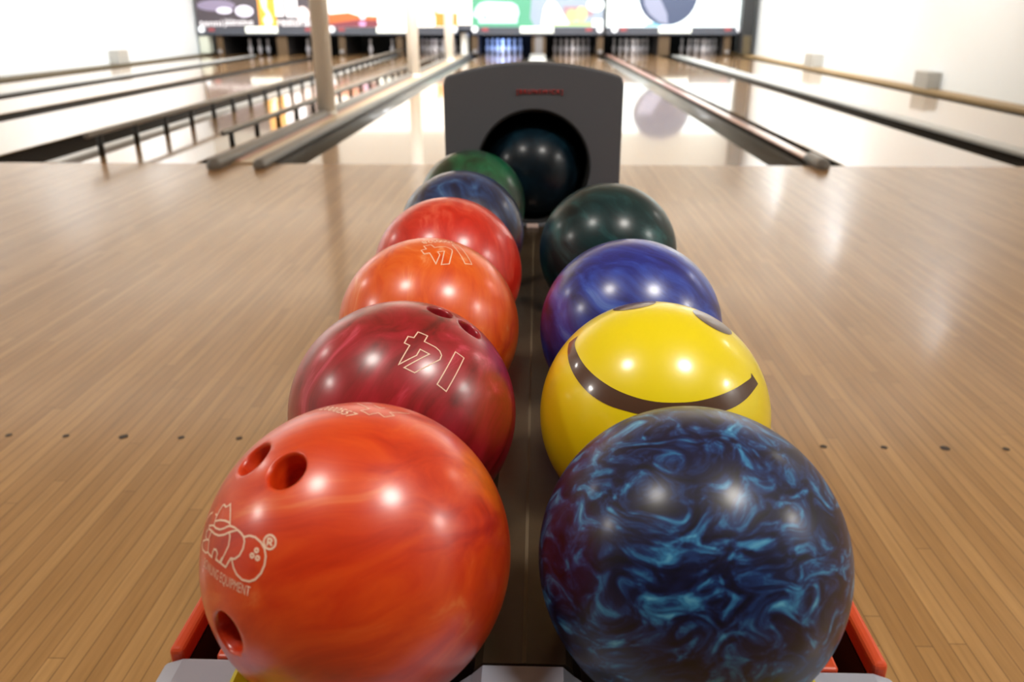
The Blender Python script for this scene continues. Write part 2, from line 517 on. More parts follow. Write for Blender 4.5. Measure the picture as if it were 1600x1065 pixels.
for px, nm in ((391, 'left pin of the trio nearest the left wall'), (406, 'middle pin of the trio nearest the left wall'),
               (419, 'right pin of the trio nearest the left wall'), (481, 'pin seen just left of the nearest pillar'),
               (490, 'pin half hidden behind the nearest pillar'), (579, 'single pin alone between the first two pillars'),
               (613, 'pin just left of the second pillar')):
    p = at(px, 70, 21.9)
    pin(p.x, 21.9, 'white ' + nm)

# kickback partitions between the pin decks
def kick(pxs, label, ball=None, w=None, depth=1.9):
    p = at(pxs, 60, 21.0)
    w = w or .16
    t = empty('kickback_panel', (p.x, 21.0, .001), label, 'partition', 'partitions between the pin decks')
    obj('side_panel', bx(-w / 2, w / 2, .03, depth, 0, .46), M_black, t)
    obj('front_edge', bx(-w / 2, w / 2, 0, .029, 0, .46), M_tan, t)
    if ball:
        b = obj('round_cap', sphere(.062, 24, 16), P('grey_round_cap', (120, 116, 114), .5), t, True, loc=(0, -.064, .085))
    return t
kick(343, 'tan-edged partition nearest the left wall', True)
kick(440, 'tan-edged partition left of the nearest pillar', w=.26)
kick(534, 'tan-edged partition just right of the nearest pillar', True)
kick(624, 'tan-edged partition just left of the second pillar')
kick(742, 'tan-edged partition left of the blue-lit pins', True)
t = kick(842, 'grey-fronted partition right of the blue-lit pins, behind the hood', w=.34)
obj('front_panel', bx(-.09, .09, -.02, -.001, 0, .46), P('dim_grey_front', (112, 108, 106), .5), t)
kick(938, 'tan-edged partition at the far end of the pink-topped divider', True)
kick(1038, 'tan-edged partition between the two right-hand pin decks', w=.27)
kick(1137, 'tan-edged partition nearest the right wall', True, depth=.5)
bm = bx(-9.5, 5.9, 22.95, 23.0, -.12, .75)
tag(obj('pit_curtain', bm, M_dark), 'black curtain hanging behind all the pins', 'curtain')
# dark end column against the right wall and pale one at the left wall
a, b = at(1159, 40, 20.6), at(1179, 40, 20.6)
t = empty('end_column', (0, 0, 0), 'black column closing the pin machines at the right wall', 'column')
obj('shaft', bx(a.x, b.x, 20.6, 20.9, .061, 3.04), M_black, t)
obj('olive_foot', bx(a.x + .06, b.x - .06, 20.57, 20.599, .061, .46), P('olive_paint', (72, 60, 34), .6), t)
a, b = at(311, 60, 20.9), at(325, 60, 20.9)
tag(obj('end_post', bx(a.x, b.x, 20.9, 21.2, .0605, .44), P('pale_post_paint', (196, 200, 184), .5)), 'pale grey post closing the pin machines at the left wall', 'post')

# ------------------------------------------------------------------ masking units above the pins
YM = 20.9
def xm(px): return at(px, 30, YM).x
def zm(py): return at(840, py, YM).z
ZT = 1.80
def unit(px0, px1, label, back, plate, discs, numbers, y_off=0.0):
    x0, x1 = xm(px0), xm(px1)
    t = empty('masking_unit', (0, 0, 0), label, 'picture panel', 'lit picture panels over the pins')
    zv0, zv1 = zm(54.5), zm(42.5)
    obj('picture', bx(x0, x1, YM, YM + .08, zv1, ZT), back, t)
    v = bevel_mod(obj('valance', bx(x0, x1, YM - .03, YM + .12, zv0, zv1 - .001), M_valance, t), .006, 2)
    a, b = xm(plate[0]), xm(plate[1])
    pl = bevel_mod(obj('name_plate', bx(a, b, YM - .06, YM - .031, zm(51.5), zm(41.5), 0), M_plate, v), .02, 3)
    wall_text('plate_lettering', 'Brunswick', (b - a) * .78, .075, ((a + b) / 2, YM - .0605, zm(46.5)), M_plate_txt, v)
    for d in discs:
        bm = bmesh.new(); c = at(d, 46, YM)
        tube(bm, (c.x, YM - .06, zm(45.5)), (c.x, YM - .031, zm(45.5)), .075, 24)
        obj('round_disc', bm, M_disc, v)
    for nn in numbers:
        c = at(nn, 45, YM)
        bm = bx(c.x - .075, c.x + .075, YM - .042, YM - .031, zm(48.5), zm(43.5))
        obj('lane_number', bm, P('dim_red_number', (150, 62, 66), .5), v)
    return t

def signcol(name, c, e=.55):
    return P('sign_' + name, c, .5, emit=(e if min(c) > 200 else e * .5) * .5)
def shape(t, name, pts, mt, layer=1):
    """picture area: a thin printed sheet lying on the panel, given as picture pixels"""
    y = YM - .002 * layer
    p = [(xm(px), zz) for px, zz in pts]
    bm = prism(p, y - .0015, y)
    return obj(name, bm, mt, t)
def Z(py): return zm(py)
def oval(cx, cy, rx, ry, n=28):
    return [(cx + rx * math.cos(2 * PI * i / n), zm(cy - ry * math.sin(2 * PI * i / n))) for i in range(n)]
def rect(a, b, top, bot): return [(a, zm(bot)), (b, zm(bot)), (b, min(zm(top), ZT - .01)), (a, min(zm(top), ZT - .01))]

u = unit(308, 512, 'lit picture panel nearest the left wall with a flame and white words', signcol('taupe', (66, 58, 64), .4), (383, 433), (316,), (331, 482))
shape(u, 'picture_patch', oval(340, 8, 30, 9), signcol('lilac', (128, 118, 142), .6))
shape(u, 'picture_patch', oval(383, 17, 14, 9), signcol('pale_lilac', (222, 218, 238), .8), 2)
shape(u, 'picture_patch', oval(352, 16, 12, 5), signcol('pale_lilac', (222, 218, 238), .8), 2)
shape(u, 'picture_patch', rect(405, 432, -60, 43), signcol('flame_orange', (236, 160, 50), .7))
shape(u, 'picture_flame', [(411, zm(30)), (415, zm(41)), (421, zm(42)), (426, zm(34)), (424, zm(24)), (418, zm(12)), (420, zm(-8)), (409, zm(-8)), (412, zm(12)), (418, zm(22))], signcol('flame_white', (255, 244, 205), 1.1), 2)
shape(u, 'picture_patch', rect(432, 444, -60, 25), signcol('white', (245, 242, 246), .9), 2)
shape(u, 'picture_patch', rect(448, 466, -60, 26), signcol('white', (245, 242, 246), .9), 2)
shape(u, 'picture_patch', oval(474, 22, 10, 12), signcol('rose_white', (236, 216, 214), .8), 2)
wall_text('picture_lettering', 'tenni', xm(346) - xm(311), .14, (xm(328.5), YM - .006, zm(36)), signcol('white', (245, 242, 246), .9), u)
wall_text('picture_lettering', 'jääteine', xm(395) - xm(349), .18, (xm(372), YM - .006, zm(36)), signcol('white', (245, 242, 246), .9), u)
wall_text('picture_lettering', 'restoran', xm(489) - xm(434), .16, (xm(461), YM - .006, zm(35)), signcol('white', (245, 242, 246), .9), u)

u = unit(514, 715, 'lit picture panel behind the white pillars with orange and maroon bands', signcol('warm_white', (250, 246, 236), .95), (588, 636), (519, 710), (534,))
shape(u, 'picture_patch', [(514, zm(42)), (590, zm(42)), (600, zm(26)), (560, zm(24)), (545, zm(19)), (514, zm(22))], signcol('orange', (186, 92, 38), .5))
shape(u, 'picture_patch', [(514, zm(42.3)), (590, zm(42.3)), (590, zm(32)), (560, zm(31)), (514, zm(37))], signcol('maroon', (116, 46, 58), .45), 2)
shape(u, 'picture_patch', oval(567, 26, 5, 4), signcol('pale_lilac', (222, 218, 238), .8), 3)
shape(u, 'picture_patch', oval(566, 37, 6, 4), signcol('mauve', (190, 140, 186), .6), 3)
shape(u, 'picture_patch', rect(596, 624, 22.5, 27), signcol('brown_grey', (170, 150, 140), .5), 1.5)
shape(u, 'picture_patch', rect(590, 625, 27, 38), signcol('white', (245, 242, 246), .9), 3)
shape(u, 'picture_patch', rect(648, 685, 15, 20), signcol('rose_tan', (226, 196, 176), .7), 1)
shape(u, 'picture_patch', rect(678, 715, 20, 41), signcol('deep_orange', (214, 134, 48), .6), 2)
shape(u, 'picture_patch', [(697, zm(31)), (715, zm(28)), (715, zm(29.5)), (697, zm(32.5))], signcol('brown', (140, 82, 32), .4), 3)
shape(u, 'picture_patch', rect(650, 680, 24, 40), signcol('cream_white', (255, 248, 226), 1.0), 3)
wall_text('picture_lettering', 'danst', xm(622) - xm(593), .13, (xm(607), YM - .009, zm(33)), signcol('grey_letters', (150, 148, 168), .4), u)

# white filler between the second and third panels, with its own dark lower edge
t = empty('masking_filler', (0, 0, 0), 'narrow white filler panel between the orange and the green picture panels', 'panel')
obj('panel', bx(xm(715.02), xm(736.98), YM - .02, YM + .08, zm(39), ZT), signcol('warm_white', (250, 246, 236), .95), t)
obj('lower_edge', bx(xm(715.02), xm(736.98), YM - .03, YM + .08, zm(47), zm(39) - .001), M_valance, t)

u = unit(737, 943, 'lit picture panel above the blue-lit pins, green with a white bubble', signcol('grey_blue', (136, 150, 168), .7), (813, 865), (742, 937), (758, 920))
shape(u, 'picture_patch', [(737, zm(42)), (835, zm(42)), (828, zm(28)), (832, zm(-30)), (737, zm(-30))], signcol('teal', (74, 146, 116), .6))
shape(u, 'picture_patch', [(739, zm(24)), (744, zm(12)), (750, zm(5)), (762, zm(2)), (800, zm(4)), (808, zm(9)), (811, zm(20)), (808, zm(30)), (800, zm(34)), (760, zm(32)), (748, zm(30))], signcol('mint_white', (196, 240, 226), .9), 2)
shape(u, 'picture_patch', rect(748, 808, 31, 36), signcol('mint_white', (196, 240, 226), .9), 3)
shape(u, 'picture_patch', oval(758, 27, 3, 3), signcol('dark_mint', (90, 190, 160), .5), 3)
shape(u, 'picture_patch', [(846, zm(38)), (850, zm(12)), (858, zm(-2)), (868, zm(4)), (880, zm(22)), (890, zm(38))], signcol('cream_white', (255, 248, 226), 1.0), 2)
shape(u, 'picture_patch', oval(893, 24, 9, 10), signcol('peach', (208, 166, 122), .75), 2)
shape(u, 'picture_patch', oval(908, 22, 9, 12), signcol('cream', (214, 190, 128), .85), 3)
shape(u, 'picture_patch', rect(880, 926, 10, 25), signcol('rose_grey', (150, 122, 132), .6), 1)
shape(u, 'picture_patch', oval(930, 8, 14, 10), signcol('ice_white', (236, 250, 252), .95), 2)
shape(u, 'picture_patch', rect(850, 928, 35, 41), signcol('lime', (156, 192, 120), .7), 1.5)
shape(u, 'picture_patch', rect(926, 942, 30, 42), signcol('ice_white', (236, 250, 252), .95), 2)

u = unit(948, 1157, 'lit white picture panel nearest the right wall showing a large blue ball', signcol('ice_white', (240, 250, 252), .95), (1030, 1081), (960, 1155), (974, 1137))
shape(u, 'picture_patch', [(1008, zm(41.5)), (1035, zm(41.5)), (1030, zm(34)), (1010, zm(37))], signcol('sky', (112, 176, 206), .7), 1)
shape(u, 'picture_ball', oval(1042, -6, 46, 46), signcol('slate_blue', (54, 66, 94), .4), 2)
shape(u, 'picture_highlight', [(1003, zm(-8)), (1006, zm(8)), (1014, zm(22)), (1030, zm(35)), (1044, zm(38)), (1042, zm(22)), (1034, zm(6)), (1026, zm(-8))], signcol('pale_blue_grey', (128, 134, 158), .6), 3)
shape(u, 'picture_patch', [(966, zm(14)), (998, zm(2)), (1000, zm(-2)), (964, zm(12))], signcol('pale_teal', (170, 196, 204), .6), 2)
tag(obj('bulkhead', bx(-8.85, 5.6, YM + .25, YM + .35, ZT - .02, 3.045), P('cream_bulkhead', (186, 180, 168), .8)), 'plain bulkhead wall above the lit picture panels', 'bulkhead', kind='structure')
tag(obj('masking_trim', bx(xm(943.5), xm(947.5), YM - .02, YM + .1, zm(54), ZT), M_black), 'thin black strip between the green and the white picture panels', 'trim')

# ------------------------------------------------------------------ ball return
rack = empty('ball_return', (0, .9, 0), 'bowling ball return with charcoal hood, red rims and pale grey front cap', 'ball return')
rack.location = (0, 0, 0)
XL0, XR0 = -.2615, .2575     # outer sides
Y0, Y1 = .458, 1.90
# tray
prof = [(XL0 + .012, .30), (XR0 - .012, .30), (XR0 - .012, .395), (XR0 - .03, .375), (.165, .36), (.06, .36), (-.065, .36), (-.17, .36), (XL0 + .03, .375), (XL0 + .012, .395)]
obj('tray', prism(prof, Y0, Y1), M_tray, rack)
for s, x0, x1 in ((-1, XL0, XL0 + .0115), (1, XR0 - .0115, XR0)):
    bevel_mod(obj('side_rim', bx(x0, x1, Y0, Y1, .4405, .457), M_red, rack), .004, 3)
    obj('side_panel', bx(x0 + .0005, x1 - .0005, Y0, Y1, .29, .440), M_tray, rack)
for x0, x1 in ((-.2265, -.2085), (.2045, .2225)):
    bevel_mod(obj('support_rail', bx(x0, x1, Y0, 1.76, .37, .4525), M_red, rack), .002, 2)
prof = [(-.050, .358), (.046, .358), (.041, .405), (.033, .447), (.028, .4515), (-.032, .4515), (-.038, .447), (-.045, .405)]
o = obj('centre_ridge', prism(prof, Y0, 1.775), M_ridge, rack)
obj('ridge_seam', bx(-.0035, -.0005, Y0, 1.775, .4516, .4522), P('pale_brown_seam', (96, 84, 66), .4), o)
# pale grey front cap with two round troughs
def arc(cx, r, a0, a1, n=16):
    return [(cx + r * math.sin(a0 + (a1 - a0) * i / n), .529 - r * math.cos(a0 + (a1 - a0) * i / n)) for i in range(n + 1)]
ZC = .452
th = math.acos((.529 - ZC) / .117)
cl, cr_ = -.120, .114
prof = [(XL0 - .006, .30), (XL0 - .006, ZC - .018), (XL0 - .002, ZC - .005), (XL0 + .012, ZC)] + arc(cl, .117, -th, th) + arc(cr_, .117, -th, th) + \
       [(XR0 - .012, ZC), (XR0 + .002, ZC - .005), (XR0 + .006, ZC - .018), (XR0 + .006, .30)]
cap = bevel_mod(obj('front_cap', prism(prof, .335, .457), M_cap, rack), .003, 3, 50)
# yellow bumpers lining the troughs on the outer side
for cx, s in ((cl, -1), (cr_, 1)):
    a0, a1 = (-th + .0, -th + .55) if s < 0 else (th - .55, th - .0)
    o_ = arc(cx, .1169, a0, a1, 10); i_ = arc(cx, .1115 if s < 0 else .1125, a0, a1, 10)
    obj('bumper', prism(o_ + i_[::-1], .345, .464), M_yellow, rack)
# pedestal
bevel_mod(obj('pedestal', bx(-.19, .185, .55, 2.05, 0, .299), P('black_pedestal', (24, 24, 26), .5), rack), .02, 3)
# hood
hx0, hx1 = -.1955, .1840
pts = [(hx0, .3005), (hx1, .3005), (hx1, .752)]
N = 18
for i in range(N + 1):
    x = hx1 - .006 - (hx1 - hx0 - .012) * i / N
    u_ = (x - (hx0 + hx1) / 2) / ((hx1 - hx0) / 2)
    pts.append((x, .7665 + .0305 * (1 - u_ * u_)))
pts.append((hx0, .752))
HY0, HY1 = 1.78, 2.22
secs = []
for k in range(9):
    tt = k / 8
    Yk = HY0 + (HY1 - HY0) * tt
    drop = .10 * tt ** 2.2
    secs.append([(x, Yk, z - drop * max(0, (z - .45)) / .35) for x, z in pts])
hood = obj('hood', loft(secs), M_hood, rack)
HC = Vector((-.004, 0, .578)); HR = .1225
cut = bmesh.new()
tube(cut, (HC.x, HY0 - .1, HC.z), (HC.x, HY0 + .36, HC.z), HR, 72)
bmesh.ops.recalc_face_normals(cut, faces=cut.faces)
def boolean(o, cutters):
    cos = []
    for cb in cutters:
        me = bpy.data.meshes.new('cutter'); cb.to_mesh(me); cb.free()
        co = bpy.data.objects.new('cutter', me); COL.objects.link(co); co.location = o.location
        md = o.modifiers.new('cut', 'BOOLEAN'); md.object = co; md.operation = 'DIFFERENCE'; md.solver = 'EXACT'
        cos.append(co)
    bpy.context.view_layer.update()
    me = bpy.data.meshes.new_from_object(o.evaluated_get(bpy.context.evaluated_depsgraph_get()))
    old = o.data
    o.modifiers.clear()
    o.data = me
    me.name = old.name
    bpy.data.meshes.remove(old)
    for co in cos:
        cm = co.data
        bpy.data.objects.remove(co); bpy.data.meshes.remove(cm)
boolean(hood, [cut])
bevel_mod(hood, .005, 3, 50)
# black lining of the throat
N = 64
ring = lambda y, r: [(HC.x + r * math.cos(2 * PI * i / N), y, HC.z + r * math.sin(2 * PI * i / N)) for i in range(N)]
bm = loft([ring(HY0 + .004, HR - .0004), ring(HY0 + .355, HR - .0004), ring(HY0 + .358, .002), ring(HY0 + .3555, .002), ring(HY0 + .3525, HR - .003), ring(HY0 + .004, HR - .003)], cap=False)
bm.verts.ensure_lookup_table()
for i in range(N):
    j = (i + 1) % N
    bm.faces.new((bm.verts[i], bm.verts[5 * N + i], bm.verts[5 * N + j], bm.verts[j]))
obj('throat_lining', bm, M_throat, hood, True)
wall_text('hood_lettering', '[BRUNSWICK]', .096, .0115, (.008, HY0 - .0002, .737), M_redink, hood)
obj('lip', bx(-.018, .008, 1.752, 1.7745, .4525, .4585, .001), P('lip_highlight_pink', (240, 214, 204), .35), rack)  # pinkish white paints the highlight on a metal lip into its colour

# ------------------------------------------------------------------ bowling balls
DECALS = {'L2_14':[('c',[(0.217,-0.353,0.91),(0.295,-0.367,0.882),(0.276,-0.432,0.859),(0.369,-0.447,0.815),(0.402,-0.463,0.79),(0.418,-0.491,0.765),(0.408,-0.529,0.744),(0.322,-0.608,0.725),(0.226,-0.682,0.696),(0.143,-0.666,0.732),(0.325,-0.523,0.788),(0.251,-0.509,0.823),(0.229,-0.564,0.793),(0.099,-0.653,0.751),(0.168,-0.498,0.851),(0.124,-0.485,0.866),(0.145,-0.42,0.896),(0.192,-0.421,0.886)]),('c',[(0.519,-0.395,0.757),(0.588,-0.397,0.705),(0.47,-0.695,0.545),(0.4,-0.69,0.603)])],'L3_14':[('c',[(-0.001,-0.174,0.985),(0.072,-0.13,0.989),(0.114,-0.19,0.975),(0.219,-0.125,0.968),(0.261,-0.135,0.956),(0.29,-0.151,0.945),(0.301,-0.184,0.936),(0.289,-0.414,0.863),(0.212,-0.452,0.867),(0.222,-0.229,0.948),(0.155,-0.271,0.95),(0.183,-0.313,0.932),(0.157,-0.46,0.874),(0.075,-0.307,0.949),(0.023,-0.331,0.943),(-0.018,-0.264,0.964),(0.035,-0.237,0.971)]),('c',[(0.283,-0.019,0.959),(0.336,0.04,0.941),(0.365,-0.0,0.931),(0.51,-0.267,0.817),(0.444,-0.317,0.838)])],'L1_4':[('o',[(-0.015,0.302,0.953),(0.092,0.17,0.981),(0.046,0.126,0.991),(0.111,0.069,0.991),(0.159,0.12,0.98),(0.206,0.069,0.976),(0.258,0.126,0.958),(0.222,0.163,0.961),(0.274,0.204,0.94),(0.335,0.255,0.907)]),('o',[(0.103,0.267,0.958),(0.153,0.216,0.964),(0.178,0.234,0.956)])],'L4_1':[('o',[(-0.627,-0.239,0.741),(-0.66,-0.331,0.674),(-0.685,-0.386,0.618),(-0.706,-0.451,0.546),(-0.721,-0.468,0.512),(-0.747,-0.447,0.492),(-0.774,-0.4,0.49),(-0.769,-0.368,0.523),(-0.747,-0.329,0.578),(-0.716,-0.266,0.645),(-0.691,-0.215,0.69)])],'logo':[('o',[(-0.601,-0.547,0.582),(-0.611,-0.506,0.608),(-0.622,-0.466,0.63),(-0.635,-0.424,0.646),(-0.652,-0.422,0.63),(-0.67,-0.413,0.617),(-0.69,-0.383,0.614),(-0.705,-0.377,0.601),(-0.723,-0.388,0.572),(-0.737,-0.399,0.546),(-0.758,-0.369,0.538)]),('o',[(-0.737,-0.399,0.546),(-0.744,-0.41,0.528),(-0.747,-0.421,0.514),(-0.744,-0.438,0.505)]),('o',[(-0.743,-0.419,0.521),(-0.696,-0.456,0.554),(-0.652,-0.493,0.577),(-0.618,-0.523,0.587),(-0.604,-0.538,0.588)]),('o',[(-0.8,-0.396,0.451),(-0.804,-0.377,0.459),(-0.754,-0.429,0.498),(-0.723,-0.469,0.507),(-0.68,-0.51,0.526),(-0.645,-0.531,0.55),(-0.622,-0.539,0.568),(-0.598,-0.551,0.581),(-0.563,-0.578,0.59),(-0.535,-0.604,0.591),(-0.568,-0.59,0.574),(-0.6,-0.576,0.555),(-0.636,-0.562,0.528),(-0.683,-0.532,0.5),(-0.726,-0.491,0.482),(-0.771,-0.433,0.467),(-0.799,-0.398,0.45)]),('o',[(-0.797,-0.318,0.514),(-0.831,-0.284,0.478),(-0.858,-0.269,0.438),(-0.86,-0.288,0.421)]),('o',[(-0.807,-0.389,0.444),(-0.825,-0.382,0.417),(-0.823,-0.402,0.401),(-0.812,-0.427,0.398),(-0.784,-0.461,0.416),(-0.776,-0.456,0.436),(-0.765,-0.444,0.466)]),('o',[(-0.811,-0.431,0.396),(-0.854,-0.383,0.353),(-0.865,-0.385,0.323),(-0.845,-0.426,0.323),(-0.798,-0.492,0.348),(-0.77,-0.518,0.372)]),('o',[(-0.774,-0.47,0.425),(-0.776,-0.489,0.4),(-0.768,-0.521,0.372),(-0.751,-0.544,0.374),(-0.724,-0.575,0.381),(-0.722,-0.562,0.403),(-0.711,-0.56,0.425),(-0.691,-0.578,0.434),(-0.676,-0.602,0.425),(-0.685,-0.612,0.395),(-0.651,-0.646,0.398),(-0.63,-0.645,0.433)]),('o',[(-0.597,-0.579,0.555),(-0.588,-0.601,0.542),(-0.59,-0.632,0.503),(-0.613,-0.644,0.458),(-0.641,-0.654,0.402)]),('o',[(-0.535,-0.604,0.591),(-0.508,-0.629,0.588),(-0.487,-0.652,0.581),(-0.476,-0.674,0.564),(-0.481,-0.697,0.532),(-0.502,-0.709,0.495),(-0.535,-0.704,0.467),(-0.562,-0.688,0.459),(-0.585,-0.69,0.427)]),('o',[(-0.689,-0.61,0.392),(-0.644,-0.652,0.4),(-0.598,-0.693,0.402),(-0.564,-0.687,0.458),(-0.555,-0.694,0.459)]),('o',[(-0.484,-0.655,0.58),(-0.447,-0.665,0.598),(-0.407,-0.686,0.603),(-0.366,-0.717,0.593),(-0.339,-0.747,0.572),(-0.327,-0.773,0.543),(-0.33,-0.798,0.504),(-0.35,-0.816,0.46),(-0.385,-0.821,0.422),(-0.422,-0.813,0.401),(-0.472,-0.79,0.393),(-0.514,-0.756,0.405),(-0.538,-0.727,0.426),(-0.555,-0.695,0.456)]),('c',[(-0.378,-0.74,0.556),(-0.379,-0.743,0.551),(-0.383,-0.745,0.547),(-0.388,-0.744,0.544),(-0.394,-0.741,0.544),(-0.399,-0.737,0.546),(-0.401,-0.733,0.55),(-0.4,-0.73,0.554),(-0.396,-0.729,0.558),(-0.391,-0.73,0.561),(-0.385,-0.733,0.561),(-0.38,-0.736,0.559)]),('c',[(-0.404,-0.748,0.526),(-0.405,-0.751,0.521),(-0.409,-0.752,0.517),(-0.415,-0.751,0.514),(-0.42,-0.748,0.514),(-0.425,-0.744,0.516),(-0.427,-0.74,0.52),(-0.426,-0.737,0.524),(-0.422,-0.736,0.529),(-0.417,-0.737,0.531),(-0.411,-0.74,0.532),(-0.406,-0.744,0.53)]),('c',[(-0.367,-0.768,0.525),(-0.368,-0.77,0.52),(-0.372,-0.772,0.516),(-0.377,-0.771,0.513),(-0.383,-0.768,0.513),(-0.388,-0.764,0.515),(-0.39,-0.761,0.519),(-0.389,-0.758,0.524),(-0.385,-0.757,0.528),(-0.38,-0.758,0.531),(-0.374,-0.76,0.531),(-0.369,-0.764,0.529)]),('c',[(-0.274,-0.741,0.613),(-0.274,-0.747,0.605),(-0.276,-0.753,0.598),(-0.281,-0.756,0.591),(-0.288,-0.758,0.585),(-0.297,-0.759,0.58),(-0.306,-0.757,0.577),(-0.316,-0.754,0.576),(-0.325,-0.749,0.577),(-0.334,-0.743,0.58),(-0.34,-0.736,0.585),(-0.345,-0.729,0.591),(-0.348,-0.722,0.598),(-0.348,-0.716,0.605),(-0.345,-0.711,0.613),(-0.34,-0.707,0.62),(-0.333,-0.705,0.626),(-0.325,-0.705,0.631),(-0.315,-0.706,0.634),(-0.305,-0.71,0.635),(-0.296,-0.715,0.634),(-0.288,-0.721,0.631),(-0.281,-0.727,0.626),(-0.276,-0.734,0.62)]),('o',[(-0.325,-0.74,0.588),(-0.323,-0.717,0.618),(-0.304,-0.723,0.62),(-0.298,-0.732,0.613),(-0.306,-0.735,0.604),(-0.32,-0.731,0.603)]),('o',[(-0.311,-0.734,0.603),(-0.295,-0.749,0.593)])],'sm_out':[(-0.756,0.052,0.652),(-0.773,-0.098,0.627),(-0.76,-0.281,0.586),(-0.707,-0.46,0.537),(-0.61,-0.625,0.487),(-0.481,-0.749,0.455),(-0.353,-0.823,0.444),(-0.204,-0.878,0.433),(-0.042,-0.902,0.43),(0.123,-0.894,0.431),(0.295,-0.85,0.436),(0.467,-0.767,0.44),(0.603,-0.652,0.46),(0.698,-0.527,0.484),(0.766,-0.41,0.495)],'sm_in':[(-0.682,0.013,0.731),(-0.713,-0.075,0.697),(-0.696,-0.245,0.675),(-0.639,-0.429,0.639),(-0.543,-0.585,0.602),(-0.416,-0.71,0.568),(-0.267,-0.796,0.543),(-0.117,-0.84,0.53),(0.036,-0.848,0.529),(0.193,-0.824,0.532),(0.359,-0.757,0.545),(0.514,-0.651,0.559),(0.632,-0.529,0.567),(0.695,-0.443,0.567),(0.702,-0.403,0.587)],'eyeL':[(-0.377,0.215,0.901),(-0.212,0.024,0.977),(-0.008,0.211,0.977)],'eyeR':[(0.281,0.049,0.959),(0.384,-0.181,0.906),(0.606,-0.05,0.794)],'holes1':[(-0.566,-0.168,0.807),(-0.29,-0.401,0.869),(-0.611,-0.791,0.011)],'holes2':[(0.349,0.089,0.933),(0.608,0.049,0.792)],'t_be':[(-0.809,-0.521,0.272),(-0.593,-0.739,0.321),(-0.421,-0.847,0.325)],'t_557':[(-0.253,0.228,0.94),(0.0,0.012,1.0)],'t_528':[(0.27,0.138,0.953),(-0.045,-0.048,0.998)]}

def slerp(a, b, t):
    a, b = a.normalized(), b.normalized()
    w = math.acos(max(-1, min(1, a.dot(b))))
    if w < 1e-6: return a.copy()
    return (a * math.sin((1 - t) * w) + b * math.sin(t * w)) / math.sin(w)

def ribbon(bm, dirs, closed, hw, lift=0.00025):
    """painted groove: a band following a path on the ball"""
    path = [Vector(d).normalized() for d in dirs]
    if closed: path.append(path[0])
    dense = []
    for a, b in zip(path, path[1:]):
        n = max(1, int(a.angle(b) / .02))
        dense += [(slerp(a, b, i / n)) for i in range(n)]
    if not closed: dense.append(path[-1])
    n = len(dense)
    L, Rr = [], []
    for i, p in enumerate(dense):
        q0 = dense[i - 1] if (i > 0 or closed) else None
        q1 = dense[(i + 1) % n] if (i < n - 1 or closed) else None
        d0 = (p - q0) if q0 is not None else (q1 - p)
        d1 = (q1 - p) if q1 is not None else (p - q0)
        d0 -= p * d0.dot(p); d1 -= p * d1.dot(p)
        d0.normalize(); d1.normalize()
        s0, s1 = p.cross(d0), p.cross(d1)
        s = s0 + s1
        if s.length < .3: s = s0
        s.normalize()
        k = min(2.0, 1 / max(.4, s.dot(s0)))
        L.append(bm.verts.new((p + s * (hw * k / R)).normalized() * (R + lift)))
        Rr.append(bm.verts.new((p - s * (hw * k / R)).normalized() * (R + lift)))
    for i in range(n if closed else n - 1):
        j = (i + 1) % n
        bm.faces.new((L[i], Rr[i], Rr[j], L[j]))

def outward(bm):
    for f in bm.faces:
        f.normal_update()
        if f.normal.dot(f.calc_center_median()) < 0: f.normal_flip()

def marks(name, paths, mt, parent, hw):
    bm = bmesh.new()
    for kind, d in paths: ribbon(bm, d, kind == 'c', hw)
    outward(bm)
    return obj(name, bm, mt, parent, recalc=False)

def ball_text(name, s, start, end, height, mt, parent, lift=.00025, bold=0.0):
    a, b = Vector(start).normalized(), Vector(end).normalized()
    length = a.angle(b) * R
    bm = text_mesh(s, 1.0, bold)
    xs = [v.co.x for v in bm.verts]; ys = [v.co.y for v in bm.verts]
    w = max(xs) - min(xs); h = .70
    axis = a.cross(b).normalized()
    for v in bm.verts:
        u_ = (v.co.x - min(xs)) / w
        hgt = v.co.y / h * height
        p = slerp(a, b, u_)
        v.co = (p * math.cos(hgt / R) + axis * math.sin(hgt / R)).normalized() * (R + lift)
    outward(bm)
    return obj(name, bm, mt, parent, recalc=False)

def patch(name, rows_, mt, parent, lift=.0003):
    bm = bmesh.new()
    vr = [[bm.verts.new(Vector(p).normalized() * (R + lift)) for p in rw] for rw in rows_]
    for a, b in zip(vr, vr[1:]):
        for i in range(len(a) - 1):
            bm.faces.new((a[i], a[i + 1], b[i + 1], b[i]))
    outward(bm)
    return obj(name, bm, mt, parent, True, recalc=False)

def resample(path, n):
    path = [Vector(p).normalized() for p in path]
    # smooth (Catmull-Rom) then resample evenly
    dense = []
    for i in range(len(path) - 1):
        p0, p1, p2, p3 = path[max(0, i - 1)], path[i], path[i + 1], path[min(len(path) - 1, i + 2)]
        for k in range(12):
            t = k / 12
            dense.append((.5 * ((2 * p1) + (p2 - p0) * t + (2 * p0 - 5 * p1 + 4 * p2 - p3) * t * t + (3 * p1 - p0 - 3 * p2 + p3) * t ** 3)).normalized())
    dense.append(path[-1])
    acc = [0]
    for a, b in zip(dense, dense[1:]): acc.append(acc[-1] + (b - a).length)
    out = []
    for k in range(n):
        s = acc[-1] * k / (n - 1)
        i = max(0, min(len(dense) - 2, next((j for j in range(len(acc)) if acc[j] >= s), 1) - 1))
        t = (s - acc[i]) / max(1e-9, acc[i + 1] - acc[i])
        out.append(slerp(dense[i], dense[i + 1], t))
    return out

